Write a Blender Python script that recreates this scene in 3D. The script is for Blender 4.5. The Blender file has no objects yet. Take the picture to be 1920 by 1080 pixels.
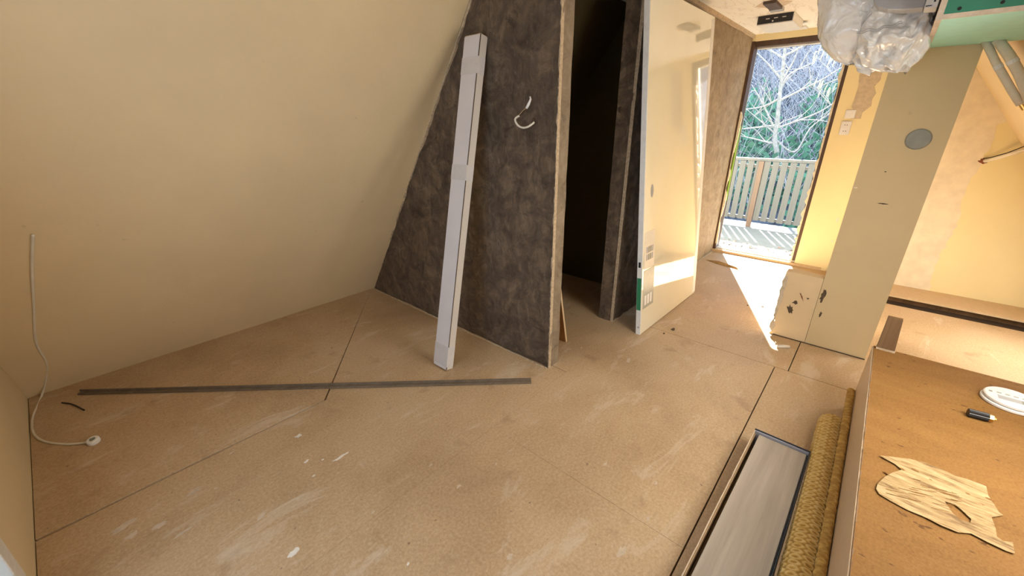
import bpy, bmesh, math, random
from mathutils import Vector, Matrix, noise
random.seed(7)
SC = bpy.context.scene
COL = SC.collection
R = math.radians

# ------------------------------------------------------------------ camera
# world: X runs along the room towards the balcony door, Y to the left, Z up (metres)
YAW, PITCH, ROLL, FPX, CAMZ = 0.722668, 0.388887, 0.00269, 759.56, 1.5
_f = Vector((math.cos(YAW)*math.cos(PITCH), math.sin(YAW)*math.cos(PITCH), -math.sin(PITCH)))
_r = Vector((math.sin(YAW), -math.cos(YAW), 0))
_d = _f.cross(_r)
_r2 = math.cos(ROLL)*_r + math.sin(ROLL)*_d
_d2 = -math.sin(ROLL)*_r + math.cos(ROLL)*_d
cam = bpy.data.cameras.new('camera')
cam.sensor_width = 36.0
cam.lens = FPX/1920*36
cam.clip_start = 0.02
camo = bpy.data.objects.new('camera', cam)
COL.objects.link(camo)
m = Matrix((_r2, -_d2, -_f)).transposed().to_4x4()
m.translation = (0, 0, CAMZ)
camo.matrix_world = m
SC.camera = camo
CAM = Vector((0, 0, CAMZ))

def ray(u, v):
    return _r2*((u-960)/FPX) + _d2*((v-540)/FPX) + _f
def onz(u, v, z=0.0):
    d = ray(u, v); return CAM + d*((z-CAMZ)/d.z)
def onx(u, v, x):
    d = ray(u, v); return CAM + d*(x/d.x)
def ony(u, v, y):
    d = ray(u, v); return CAM + d*(y/d.y)

# ------------------------------------------------------------------ light and exposure
SC.view_settings.view_transform = 'Standard'
SC.view_settings.look = 'None'
SC.view_settings.gamma = 1
SC.view_settings.use_curve_mapping = False
SC.view_settings.exposure = 0.88

w = bpy.data.worlds.new('sky')
SC.world = w
w.use_nodes = True
bg = w.node_tree.nodes['Background']
bg.inputs['Color'].default_value = (0.52, 0.76, 1.0, 1)
bg.inputs['Strength'].default_value = 1.5

SUN_DIR = Vector((-0.917*math.cos(R(40.0)), -0.399*math.cos(R(40.0)), -math.sin(R(40.0))))
sl = bpy.data.lights.new('sun', 'SUN')
sl.energy = 27.0
sl.color = (1.0, 0.98, 0.94)
sl.angle = R(0.55)
so = bpy.data.objects.new('sun', sl)
COL.objects.link(so)
so.rotation_euler = SUN_DIR.to_track_quat('-Z', 'Y').to_euler()
so.location = (9, 3, 6)

def daylight(name, loc, direction, sx, sy, power, color):
    l = bpy.data.lights.new(name, 'AREA')
    l.shape = 'RECTANGLE'; l.size = sx; l.size_y = sy; l.energy = power; l.color = color
    o = bpy.data.objects.new(name, l); COL.objects.link(o)
    o.location = loc
    o.rotation_euler = Vector(direction).to_track_quat('-Z', 'Z').to_euler()
    return o
# daylight through the window in the gable behind the camera, and two unseen roof windows in the right slope
daylight('gable_window_daylight', (-0.36, 0.95, 1.15), (1, 0, -0.05), 1.5, 1.5, 5.2, (0.93, 0.93, 1.0))
daylight('roof_window_daylight', (1.75, -0.74, 1.31), (0, 0.81, -0.58), 0.85, 0.85, 15, (1.0, 0.92, 0.79))
daylight('roof_window_daylight', (3.95, -1.21, 0.66), (0, 0.81, -0.58), 0.6, 0.6, 8, (1.0, 0.92, 0.79))  # unseen low window added so the yellow wall behind the pillar gets light

# ------------------------------------------------------------------ materials
def newmat(name):
    mt = bpy.data.materials.new(name); mt.use_nodes = True
    nt = mt.node_tree
    return mt, nt, nt.nodes['Principled BSDF']
def N(nt, t, **kw):
    n = nt.nodes.new(t)
    for k, v in kw.items():
        if k in n.inputs.keys() if hasattr(n.inputs, 'keys') else False: n.inputs[k].default_value = v
        else: setattr(n, k, v)
    return n
def coords(nt, scale=(1, 1, 1), kind='Object'):
    tc = nt.nodes.new('ShaderNodeTexCoord'); mp = nt.nodes.new('ShaderNodeMapping')
    mp.inputs['Scale'].default_value = scale
    nt.links.new(tc.outputs[kind], mp.inputs['Vector'])
    return mp.outputs['Vector']
def ntex(nt, vec, scale, detail=6, rough=0.6, dist=0.0):
    n = nt.nodes.new('ShaderNodeTexNoise')
    n.inputs['Scale'].default_value = scale; n.inputs['Detail'].default_value = detail
    n.inputs['Roughness'].default_value = rough; n.inputs['Distortion'].default_value = dist
    nt.links.new(vec, n.inputs['Vector'])
    return n.outputs['Fac']
def ramp(nt, fac, stops):
    r = nt.nodes.new('ShaderNodeValToRGB')
    e = r.color_ramp.elements
    while len(e) > len(stops): e.remove(e[-1])
    while len(e) < len(stops): e.new(0.5)
    for el, (p, c) in zip(e, stops):
        el.position = p; el.color = (c[0], c[1], c[2], 1) if not isinstance(c, (int, float)) else (c, c, c, 1)
    nt.links.new(fac, r.inputs['Fac'])
    return r.outputs['Color']
def mix(nt, fac, a, b, blend='MIX'):
    n = nt.nodes.new('ShaderNodeMix'); n.data_type = 'RGBA'; n.blend_type = blend
    if isinstance(fac, (int, float)): n.inputs[0].default_value = fac
    else: nt.links.new(fac, n.inputs[0])
    for i, x in ((6, a), (7, b)):
        if isinstance(x, tuple): n.inputs[i].default_value = (*x[:3], 1)
        else: nt.links.new(x, n.inputs[i])
    return n.outputs[2]
def bump(nt, bs, fac, strength, dist=0.01):
    b = nt.nodes.new('ShaderNodeBump')
    b.inputs['Strength'].default_value = strength; b.inputs['Distance'].default_value = dist
    nt.links.new(fac, b.inputs['Height']); nt.links.new(b.outputs['Normal'], bs.inputs['Normal'])
def plain(name, col, rough=0.6, metal=0.0, var=0.06, scale=30, bmp=0.0, **kw):
    mt, nt, bs = newmat(name)
    v = coords(nt)
    f = ntex(nt, v, scale)
    lo = tuple(max(0, c*(1-var)) for c in col); hi = tuple(min(1, c*(1+var)) for c in col)
    nt.links.new(ramp(nt, f, [(0.3, lo), (0.7, hi)]), bs.inputs['Base Color'])
    bs.inputs['Roughness'].default_value = rough; bs.inputs['Metallic'].default_value = metal
    for k, x in kw.items(): bs.inputs[k.replace('_', ' ')].default_value = x
    if bmp: bump(nt, bs, f, bmp)
    return mt
def woodmat(name, c1, c2, axis=0, scale=18, rough=0.5, stretch=0.06):
    mt, nt, bs = newmat(name)
    s = [1, 1, 1]; s[axis] = stretch
    v = coords(nt, tuple(s))
    f = ntex(nt, v, scale, 8, 0.65, 0.6)
    nt.links.new(ramp(nt, f, [(0.3, c1), (0.7, c2)]), bs.inputs['Base Color'])
    bs.inputs['Roughness'].default_value = rough
    bump(nt, bs, f, 0.1, 0.003)
    return mt

M = {}
def wallpaint(name, col, bscale=55, bstr=0.25, var=0.05):
    mt, nt, bs = newmat(name)
    v = coords(nt)
    big = ntex(nt, v, 1.6, 5, 0.6); fine = ntex(nt, v, bscale, 4, 0.55)
    lo = tuple(c*(1-var) for c in col); hi = tuple(min(1, c*(1+var)) for c in col)
    c = ramp(nt, big, [(0.3, lo), (0.7, hi)])
    sp = ramp(nt, ntex(nt, v, 14, 3, 0.5), [(0.74, 0.0), (0.80, 1.0)])
    c = mix(nt, sp, c, tuple(x*0.82 for x in col))
    nt.links.new(c, bs.inputs['Base Color'])
    bs.inputs['Roughness'].default_value = 0.75
    bump(nt, bs, fine, bstr, 0.004)
    return mt
M['slope'] = wallpaint('cream_wall_paint', (0.74, 0.585, 0.35))
M['yellow'] = wallpaint('yellow_wall_paint', (0.86, 0.74, 0.43), 40, 0.2)
M['pillar'] = wallpaint('tan_wall_paint', (0.64, 0.495, 0.28), 45, 0.2, 0.04)
M['stub'] = wallpaint('worn_beige_paint', (0.74, 0.56, 0.33), 30, 0.3, 0.12)

def ceiling_mat():
    mt, nt, bs = newmat('streaky_white_plaster')
    v = coords(nt, (0.8, 4.0, 1))
    n1 = ntex(nt, v, 2.6, 5, 0.55, 0.5)
    st = ramp(nt, n1, [(0.475, 0.0), (0.495, 0.7), (0.515, 0.0)])
    c = mix(nt, st, (0.90, 0.87, 0.80), (0.66, 0.61, 0.53))
    nt.links.new(c, bs.inputs['Base Color']); bs.inputs['Roughness'].default_value = 0.8
    bump(nt, bs, n1, 0.15, 0.01)
    return mt
M['ceiling'] = ceiling_mat()

def darkwall(name, c1, c2, c3, hilite):
    mt, nt, bs = newmat(name)
    v = coords(nt)
    big = ntex(nt, v, 2.2, 6, 0.6, 0.6); mid = ntex(nt, v, 9, 9, 0.72, 0.8); fine = ntex(nt, v, 60, 5, 0.7)
    c = ramp(nt, big, [(0.3, c1), (0.5, c2), (0.72, c3)])
    c = mix(nt, 0.65, c, ramp(nt, mid, [(0.36, c1), (0.5, c2), (0.74, hilite)]))
    v2 = coords(nt, (1, 1, 0.35))
    sc = ntex(nt, v2, 26, 10, 0.8, 1.2)
    c = mix(nt, ramp(nt, sc, [(0.57, 0.0), (0.70, 0.75)]), c, hilite)
    c = mix(nt, ramp(nt, ntex(nt, v, 5.0, 10, 0.75, 1.5), [(0.34, 0.75), (0.46, 0.0)]), c, tuple(x*0.6 for x in c1))
    nt.links.new(c, bs.inputs['Base Color'])
    bs.inputs['Roughness'].default_value = 0.62
    s = nt.nodes.new('ShaderNodeMath'); s.operation = 'ADD'
    nt.links.new(mid, s.inputs[0]); nt.links.new(sc, s.inputs[1])
    bump(nt, bs, s.outputs[0], 0.9, 0.02)
    return mt
M['dark'] = darkwall('brown_adhesive_plaster', (0.075, 0.052, 0.038), (0.17, 0.118, 0.078), (0.25, 0.178, 0.115), (0.46, 0.345, 0.23))
M['dark2'] = darkwall('lighter_brown_plaster', (0.28, 0.20, 0.12), (0.40, 0.30, 0.185), (0.50, 0.39, 0.25), (0.62, 0.50, 0.34))  # lighter brown tones than the partition plaster
M['rawend'] = darkwall('bare_wall_end', (0.24, 0.18, 0.115), (0.36, 0.275, 0.18), (0.45, 0.35, 0.235), (0.55, 0.44, 0.31))
M['mortar'] = plain('cream_mortar', (0.50, 0.385, 0.255), 0.85, var=0.3, scale=60, bmp=0.4)
M['room_shade'] = plain('brown_room_shade', (0.075, 0.052, 0.016), 0.85)  # shade of the back room put into the colour

def floor_mat():
    mt, nt, bs = newmat('beige_chipboard')
    v = coords(nt, kind='Object')
    big = ntex(nt, v, 1.3, 6, 0.6, 0.4)
    c = ramp(nt, big, [(0.30, (0.36, 0.225, 0.115)), (0.5, (0.52, 0.355, 0.20)), (0.70, (0.62, 0.455, 0.285))])
    chips = ntex(nt, v, 85, 6, 0.75)
    c = mix(nt, 0.35, c, ramp(nt, chips, [(0.32, (0.24, 0.14, 0.065)), (0.5, (0.52, 0.355, 0.20)), (0.70, (0.80, 0.62, 0.42))]))
    # pale plaster smears, streaked along the boards
    v2 = coords(nt, (0.55, 1.6, 1), 'Object')
    sm = ntex(nt, v2, 3.4, 9, 0.68, 0.7)
    c = mix(nt, ramp(nt, sm, [(0.56, 0.0), (0.66, 0.6)]), c, (0.68, 0.56, 0.42))
    dk = ntex(nt, v, 5.5, 5, 0.6, 0.3)
    c = mix(nt, ramp(nt, dk, [(0.60, 0.0), (0.72, 0.5)]), c, (0.32, 0.195, 0.105))
    speck = ntex(nt, v, 38, 2, 0.5)
    c = mix(nt, ramp(nt, speck, [(0.735, 0.0), (0.76, 0.7)]), c, (0.16, 0.10, 0.06))
    nt.links.new(c, bs.inputs['Base Color'])
    nt.links.new(ramp(nt, big, [(0.3, 0.42), (0.7, 0.62)]), bs.inputs['Roughness'])
    bump(nt, bs, chips, 0.12, 0.002)
    return mt
M['floor'] = floor_mat()
M['subfloor'] = plain('dark_subfloor', (0.06, 0.035, 0.02), 0.9)
M['splash'] = plain('dried_white_plaster', (0.78, 0.72, 0.62), 0.85, var=0.12)
M['smear'] = plain('thin_plaster_smear', (0.58, 0.46, 0.33), 0.85, var=0.15)
M['whiteplastic'] = plain('white_plastic', (0.80, 0.78, 0.74), 0.35)
M['greyplastic'] = plain('grey_plastic', (0.36, 0.36, 0.37), 0.35)
M['cablewhite'] = plain('white_cable_sheath', (0.75, 0.69, 0.57), 0.45)
M['black'] = plain('black_plastic', (0.012, 0.011, 0.012), 0.4)
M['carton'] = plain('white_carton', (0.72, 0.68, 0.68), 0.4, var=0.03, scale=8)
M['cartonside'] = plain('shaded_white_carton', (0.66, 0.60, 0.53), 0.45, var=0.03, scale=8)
M['tape'] = plain('clear_packing_tape', (0.67, 0.63, 0.61), 0.22, var=0.04)
M['cardboard'] = plain('brown_cardboard', (0.42, 0.28, 0.15), 0.8, var=0.12, scale=40)
M['cardboard_pale'] = plain('pale_cardboard', (0.60, 0.46, 0.32), 0.75, var=0.08, scale=40)
M['rim'] = plain('dark_blue_grey_film', (0.022, 0.028, 0.045), 0.28)
M['rimgrey'] = plain('grey_core_edge', (0.30, 0.30, 0.34), 0.45)
M['bar'] = woodmat('dark_grey_batten', (0.12, 0.09, 0.06), (0.21, 0.16, 0.11), 0, 30)
M['plank'] = woodmat('grey_oak_laminate', (0.33, 0.27, 0.215), (0.46, 0.39, 0.315), 0, 22, 0.38, 0.05)
M['orangewood'] = woodmat('orange_varnished_wood', (0.32, 0.14, 0.035), (0.48, 0.23, 0.07), 2, 14)
M['paleedge'] = plain('pale_wood_edge', (0.62, 0.45, 0.27), 0.6)
M['darkwood'] = woodmat('dark_brown_wood', (0.05, 0.026, 0.014), (0.11, 0.06, 0.035), 2, 20, 0.5)
M['blockwood'] = woodmat('brown_wood_block', (0.13, 0.07, 0.03), (0.23, 0.13, 0.06), 2, 16)
M['splinter'] = woodmat('weathered_splinter', (0.28, 0.17, 0.06), (0.46, 0.30, 0.13), 0, 30)

def hardboard():
    mt, nt, bs = newmat('brown_hardboard')
    v = coords(nt); v2 = coords(nt, (2.6, 0.8, 1))
    a = ntex(nt, v2, 3.5, 8, 0.65, 0.5); b = ntex(nt, v, 120, 4, 0.7)
    c = ramp(nt, a, [(0.25, (0.19, 0.085, 0.018)), (0.55, (0.27, 0.13, 0.032)), (0.8, (0.34, 0.175, 0.05))])
    c = mix(nt, 0.3, c, ramp(nt, b, [(0.3, (0.13, 0.055, 0.012)), (0.7, (0.42, 0.23, 0.08))]))
    sp = ntex(nt, coords(nt, (2, 1, 1)), 24, 3, 0.5)
    c = mix(nt, ramp(nt, sp, [(0.68, 0.0), (0.73, 0.8)]), c, (0.09, 0.035, 0.01))
    nt.links.new(c, bs.inputs['Base Color']); bs.inputs['Roughness'].default_value = 0.75
    bs.inputs['Specular IOR Level'].default_value = 0.25
    bump(nt, bs, a, 0.12, 0.004)
    return mt
M['hardboard'] = hardboard()
M['laminate_side'] = plain('beige_melamine_side', (0.70, 0.52, 0.34), 0.35, var=0.06, scale=60)
M['edgeband'] = plain('chipped_edge_band', (0.20, 0.10, 0.035), 0.6)

def veneer():
    mt, nt, bs = newmat('torn_pale_veneer')
    v = coords(nt, (6, 1.0, 1))
    rot = nt.nodes.new('ShaderNodeMapping'); rot.inputs['Rotation'].default_value = (0, 0, R(-18))
    nt.links.new(v, rot.inputs['Vector'])
    f = ntex(nt, rot.outputs['Vector'], 9, 9, 0.7, 0.4)
    nt.links.new(ramp(nt, f, [(0.38, (0.19, 0.10, 0.032)), (0.5, (0.39, 0.255, 0.105)), (0.68, (0.55, 0.405, 0.21))]), bs.inputs['Base Color'])
    bs.inputs['Roughness'].default_value = 0.7
    bump(nt, bs, f, 0.4, 0.003)
    return mt
M['veneer'] = veneer()
M['brass'] = plain('brass', (0.70, 0.47, 0.16), 0.28, 1.0)
M['carpet'] = plain('mustard_carpet', (0.42, 0.235, 0.055), 0.95, var=0.25, scale=260, bmp=0.8)
mt, nt, bs = newmat('mustard_patterned_carpet')
at = nt.nodes.new('ShaderNodeAttribute'); at.attribute_name = 'loop_height'
fz = ntex(nt, coords(nt), 260, 4, 0.7)
cc = ramp(nt, at.outputs['Fac'], [(0.05, (0.42, 0.22, 0.04)), (0.5, (0.74, 0.46, 0.12)), (0.9, (0.92, 0.68, 0.30))])
nt.links.new(mix(nt, 0.35, cc, ramp(nt, fz, [(0.3, (0.25, 0.13, 0.03)), (0.7, (0.75, 0.50, 0.16))])), bs.inputs['Base Color'])
bs.inputs['Roughness'].default_value = 0.95
M['carpet'] = mt
M['carpetback'] = plain('mustard_pile_edge', (0.58, 0.36, 0.10), 0.95, var=0.3, scale=300, bmp=0.8)
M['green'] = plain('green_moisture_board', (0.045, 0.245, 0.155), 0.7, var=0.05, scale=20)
M['greenlit'] = plain('lit_green_board', (0.46, 0.86, 0.74), 0.7, var=0.04, scale=20)  # lit copy of the green board, bounced light put into its colour
M['gypsum'] = plain('gypsum_edge', (0.66, 0.55, 0.43), 0.85, var=0.15)
M['lime'] = plain('lime_green_strip', (0.30, 0.52, 0.05), 0.5)
M['foam'] = plain('dried_mounting_foam', (0.74, 0.68, 0.52), 0.8, var=0.2)
M['ventgrey'] = plain('grey_cover_disc', (0.25, 0.24, 0.19), 0.4, var=0.12, scale=20)
M['stain'] = plain('soot_stain', (0.09, 0.06, 0.035), 0.9, var=0.4)
M['greyplaster'] = plain('bare_grey_plaster', (0.60, 0.50, 0.36), 0.9, var=0.15, bmp=0.5)
M['paleplaster'] = plain('bare_pale_plaster', (0.82, 0.72, 0.56), 0.9, var=0.08, scale=12, bmp=0.3)
M['rust'] = plain('rusty_hole', (0.22, 0.07, 0.03), 0.9, var=0.4)
M['insul'] = plain('white_pipe_insulation', (0.72, 0.64, 0.50), 0.55, var=0.06)

mt, nt, bs = newmat('gloss_cream_lacquered_glass')
v = coords(nt)
nt.links.new(ramp(nt, ntex(nt, v, 3), [(0.3, (0.83, 0.80, 0.64)), (0.7, (0.87, 0.84, 0.68))]), bs.inputs['Base Color'])
bs.inputs['Roughness'].default_value = 0.05
bs.inputs['IOR'].default_value = 2.0
bs.inputs['Coat Weight'].default_value = 1.0
bs.inputs['Coat Roughness'].default_value = 0.02
M['glosspanel'] = mt

mt, nt, bs = newmat('milky_plastic_film')
v = coords(nt)
f = ntex(nt, v, 14, 5, 0.6, 0.8)
nt.links.new(ramp(nt, f, [(0.3, (0.88, 0.86, 0.82)), (0.7, (0.94, 0.92, 0.89))]), bs.inputs['Base Color'])
bs.inputs['Roughness'].default_value = 0.14
bs.inputs['Transmission Weight'].default_value = 0.1
bs.inputs['IOR'].default_value = 1.4
cr = ramp(nt, ntex(nt, v, 9, 3, 0.5, 0.6), [(0.43, 0.0), (0.5, 1.0), (0.57, 0.0)])
bump(nt, bs, cr, 0.2, 0.02)
bs.inputs['Coat Weight'].default_value = 0.8; bs.inputs['Coat Roughness'].default_value = 0.08
M['film'] = mt

mt, nt, bs = newmat('clear_window_glass')
nt.links.new(ramp(nt, ntex(nt, coords(nt), 2), [(0.3, (0.93, 0.96, 0.97)), (0.7, (0.97, 0.99, 1.0))]), bs.inputs['Base Color'])
bs.inputs['Roughness'].default_value = 0.02; bs.inputs['Transmission Weight'].default_value = 1.0
M['glass'] = mt

M['balcony'] = plain('pale_balcony_concrete', (0.24, 0.245, 0.25), 0.85, var=0.08, scale=8)
M['slat'] = woodmat('grey_weathered_slat', (0.09, 0.095, 0.11), (0.135, 0.14, 0.155), 2, 16)
M['postwood'] = woodmat('pinkish_brown_post', (0.12, 0.075, 0.06), (0.17, 0.11, 0.09), 2, 12)
M['bark'] = plain('pale_bark', (0.40, 0.37, 0.34), 0.85, var=0.3, scale=20)
M['twig'] = plain('grey_twig', (0.38, 0.375, 0.42), 0.85, var=0.3, scale=6)
M['ivy'] = plain('ivy_leaf', (0.07, 0.20, 0.13), 0.5, var=0.5, scale=3)
M['catkin'] = plain('yellow_catkin', (0.62, 0.60, 0.36), 0.7)
M['earth'] = plain('leaf_littered_earth', (0.09, 0.10, 0.135), 0.95, var=0.6, scale=8, bmp=0.8)
M['dryleaf'] = plain('dry_brown_leaf', (0.36, 0.15, 0.06), 0.8, var=0.5, scale=15)

# ------------------------------------------------------------------ mesh helpers
class MB:
    def __init__(s): s.v = []; s.f = []
    def add(s, vs, fs):
        o = len(s.v); s.v += [tuple(p) for p in vs]; s.f += [tuple(i+o for i in f) for f in fs]; return s
    def box(s, x0, x1, y0, y1, z0, z1):
        return s.add([(x0,y0,z0),(x1,y0,z0),(x1,y1,z0),(x0,y1,z0),(x0,y0,z1),(x1,y0,z1),(x1,y1,z1),(x0,y1,z1)],
                     [(0,3,2,1),(4,5,6,7),(0,1,5,4),(1,2,6,5),(2,3,7,6),(3,0,4,7)])
    def hexa(s, p):   # p: 4 bottom, 4 top
        return s.add(p, [(0,3,2,1),(4,5,6,7),(0,1,5,4),(1,2,6,5),(2,3,7,6),(3,0,4,7)])
    def prism(s, poly, vec):
        n = len(poly); vec = Vector(vec); p = [Vector(a) for a in poly]
        nrm = Vector((0, 0, 0))
        for i in range(n):
            nrm += (p[i]-p[0]).cross(p[(i+1) % n]-p[0])
        if nrm.dot(vec) > 0: p.reverse()
        vs = p + [a+vec for a in p]
        fs = [tuple(range(n)), tuple(range(2*n-1, n-1, -1))]
        fs += [(i, i+n, (i+1) % n+n, (i+1) % n) for i in range(n)]
        return s.add(vs, fs)
    def tube(s, pts, r, seg=8, cap=True):
        pts = [Vector(p) for p in pts]; n = len(pts)
        rs = r if isinstance(r, (list, tuple)) else [r]*n
        vs = []; prev = None
        for i, p in enumerate(pts):
            t = (pts[min(i+1, n-1)]-pts[max(i-1, 0)]).normalized()
            if prev is None:
                a = t.orthogonal().normalized()
            else:
                a = (prev - t*prev.dot(t)).normalized()
            prev = a; b = t.cross(a)
            for k in range(seg):
                an = 2*math.pi*k/seg
                vs.append(p + (a*math.cos(an)+b*math.sin(an))*rs[i])
        fs = []
        for i in range(n-1):
            for k in range(seg):
                fs.append((i*seg+k, i*seg+(k+1) % seg, (i+1)*seg+(k+1) % seg, (i+1)*seg+k))
        if cap:
            fs.append(tuple(range(seg-1, -1, -1))); fs.append(tuple((n-1)*seg+k for k in range(seg)))
        return s.add(vs, fs)
    def lathe(s, prof, loc, axis=(0, 0, 1), seg=24):   # prof: (r, h)
        ax = Vector(axis).normalized(); a = ax.orthogonal().normalized(); b = ax.cross(a); loc = Vector(loc)
        vs = []
        for r, h in prof:
            for k in range(seg):
                an = 2*math.pi*k/seg
                vs.append(loc + ax*h + (a*math.cos(an)+b*math.sin(an))*r)
        fs = []
        for i in range(len(prof)-1):
            for k in range(seg):
                fs.append((i*seg+k, i*seg+(k+1) % seg, (i+1)*seg+(k+1) % seg, (i+1)*seg+k))
        fs.append(tuple(range(seg-1, -1, -1))); fs.append(tuple((len(prof)-1)*seg+k for k in range(seg)))
        return s.add(vs, fs)
    def sheet(s, fn, nu, nv):   # fn(i/nu, j/nv) -> point
        vs = [fn(i/nu, j/nv) for j in range(nv+1) for i in range(nu+1)]
        fs = [(j*(nu+1)+i, j*(nu+1)+i+1, (j+1)*(nu+1)+i+1, (j+1)*(nu+1)+i) for j in range(nv) for i in range(nu)]
        return s.add(vs, fs)
    def obj(s, name, mat, parent=None, smooth=False, bevel=0.0):
        me = bpy.data.meshes.new(name); me.from_pydata(s.v, [], s.f); me.update()
        me.materials.append(mat)
        if smooth:
            for p in me.polygons: p.use_smooth = True
        o = bpy.data.objects.new(name, me); COL.objects.link(o)
        if bevel:
            b = o.modifiers.new('bevel', 'BEVEL'); b.width = bevel; b.segments = 2; b.limit_method = 'ANGLE'
        if parent is not None:
            o.parent = parent
            o.matrix_parent_inverse = Matrix.Translation(-parent.location) if parent.type == 'EMPTY' else Matrix.Identity(4)
        return o
def tag(o, label, cat, group=None, kind=None):
    o['label'] = label; o['category'] = cat
    if group: o['group'] = group
    if kind: o['kind'] = kind
    return o
def thing(name, loc, label, cat, group=None, kind=None):
    o = bpy.data.objects.new(name, None); o.empty_display_size = 0.05; COL.objects.link(o)
    o.location = Vector(loc)
    return tag(o, label, cat, group, kind)
def blob(cx, ax, ay, rx, ry, thick, seed, n=16, rag=0.35, rot=0.0):
    """irregular flat patch: centre, two in-plane unit axes, radii; stands `thick` proud along ax x ay"""
    rnd = random.Random(seed); ax = Vector(ax); ay = Vector(ay); c = Vector(cx)
    poly = []
    for k in range(n):
        an = 2*math.pi*k/n; rr = 1-rag*rnd.random()
        px, py = rx*rr*math.cos(an), ry*rr*math.sin(an)
        poly.append(c + ax*(px*math.cos(rot)-py*math.sin(rot)) + ay*(px*math.sin(rot)+py*math.cos(rot)))
    return MB().prism(poly, ax.cross(ay)*thick)
def ns(p, s=1.0): return noise.noise(Vector(p)*s)
def fbm(p, s=1.0, o=4):
    t = 0; a = 1.0; p = Vector(p)*s
    for _ in range(o):
        t += a*noise.noise(p); p = p*2.03; a *= 0.5
    return t

X0, X1 = -0.414, 5.33         # gable plane, outer wall plane
YL, YR, SLP = 3.457, -1.72, 1.391   # feet of the two roof slopes, their steepness
ZC = 2.33
def yl(z): return YL - z/SLP
def yr(z): return YR + z/SLP

# ------------------------------------------------------------------ floor: subfloor and chipboard panels
floor = MB().box(X0-0.2, X1+0.27, YR-0.1, YL+0.1, -0.12, -0.03).obj('floor', M['subfloor'])
tag(floor, 'beige chipboard floor of the attic room with dark seams between panels', 'floor', kind='structure')
panels = [
    [(X0, 2.104), (0.735, 2.104), (1.83, 3.44), (1.83, YL), (X0, YL)],
    [(0.735, 2.104), (1.90, 2.104), (1.90, YL), (1.83, YL), (1.83, 3.44)],
    [(X0, 1.21), (1.90, 1.21), (1.90, 2.104), (X0, 2.104)],
    [(X0, 0.205), (1.215, 0.205), (1.215, 1.21), (X0, 1.21)],
    [(1.215, 0.205), (2.855, 0.205), (2.855, 1.21), (1.215, 1.21)],
    [(X0, YR), (2.855, YR), (2.855, 0.205), (X0, 0.205)],
    [(2.855, 0.13), (5.42, 0.13), (5.42, 1.21), (2.855, 1.21)],
    [(2.855, YR), (4.66, YR), (4.66, 0.13), (2.855, 0.13)],
    [(1.90, 1.21), (3.30, 1.21), (3.30, YL), (1.90, YL)],
    [(3.30, 1.21), (5.42, 1.21), (5.42, YL), (3.30, YL)],
]
for k, poly in enumerate(panels):
    cx = sum(p[0] for p in poly)/len(poly); cy = sum(p[1] for p in poly)/len(poly)
    ins = []
    for (x, y) in poly:
        dx, dy = cx-x, cy-y
        gx = 0.0004 if abs(x-1.215) < 1e-6 else 0.0028
        gy = 0.0004 if abs(y-1.21) < 1e-6 or (abs(y-2.104) < 1e-6 and k > 0) else 0.0028
        if k == 0: gy = 0.008
        if k == 2 and y > 2: gy = 0.003
        ins.append((x+math.copysign(gx, dx), y+math.copysign(gy, dy), -0.03))
    MB().prism(ins, (0, 0, 0.03 + (0.0025 if k == 0 else 0.0))).obj('floor_panel', M['floor'], floor, bevel=0.0012)

MB().box(4.78, X1, YR, 0.13, 0.032, 0.048).obj('ledge_board', M['paleedge'], floor)
MB().box(4.86, X1, YR, 0.13, -0.03, 0.032).obj('ledge_core', M['blockwood'], floor)
# plaster splashes and smears dried on the boards
spl = [(560,818,.022,.016,'splash'),(550,1037,.030,.020,'splash'),(362,922,.034,.016,'smear'),(490,968,.024,.014,'smear'),
       (435,850,.014,.008,'smear'),(300,985,.030,.016,'smear'),(345,997,.045,.010,'smear'),(235,985,.05,.022,'smear'),
       (245,1005,.03,.018,'smear'),(575,865,.016,.010,'splash'),(640,856,.05,.010,'splash'),(605,862,.008,.006,'splash'),
       (588,892,.010,.006,'splash'),(560,933,.024,.010,'smear'),(392,848,.008,.006,'smear'),(1165,1035,.035,.020,'smear'),
       (1215,972,.018,.010,'smear'),(1178,676,.045,.016,'smear'),(1060,640,.03,.010,'smear'),(970,682,.014,.008,'smear'),
       (1068,655,.022,.006,'smear'),(1090,652,.016,.006,'smear'),(860,912,.018,.010,'smear'),(808,872,.014,.007,'smear'),
       (930,870,.010,.006,'smear'),(1135,870,.020,.009,'smear'),(955,1045,.02,.012,'smear'),(405,915,.01,.006,'smear'),
       (700,960,.012,.008,'smear'),(765,1058,.010,.006,'splash'),(1105,790,.012,.007,'smear'),(1230,905,.014,.008,'smear')]
for k, (u, v_, rx, ry, mm) in enumerate(spl):
    p = onz(u, v_, 0.0003); 
    if u < 620 and v_ < 860: p.z = 0.003
    blob(p, (1, 0, 0), (0, 1, 0), rx, ry, 0.0006, 40+k, 14, 0.55, 0.1*(k % 5)).obj('plaster_splash', M[mm], floor)

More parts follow.
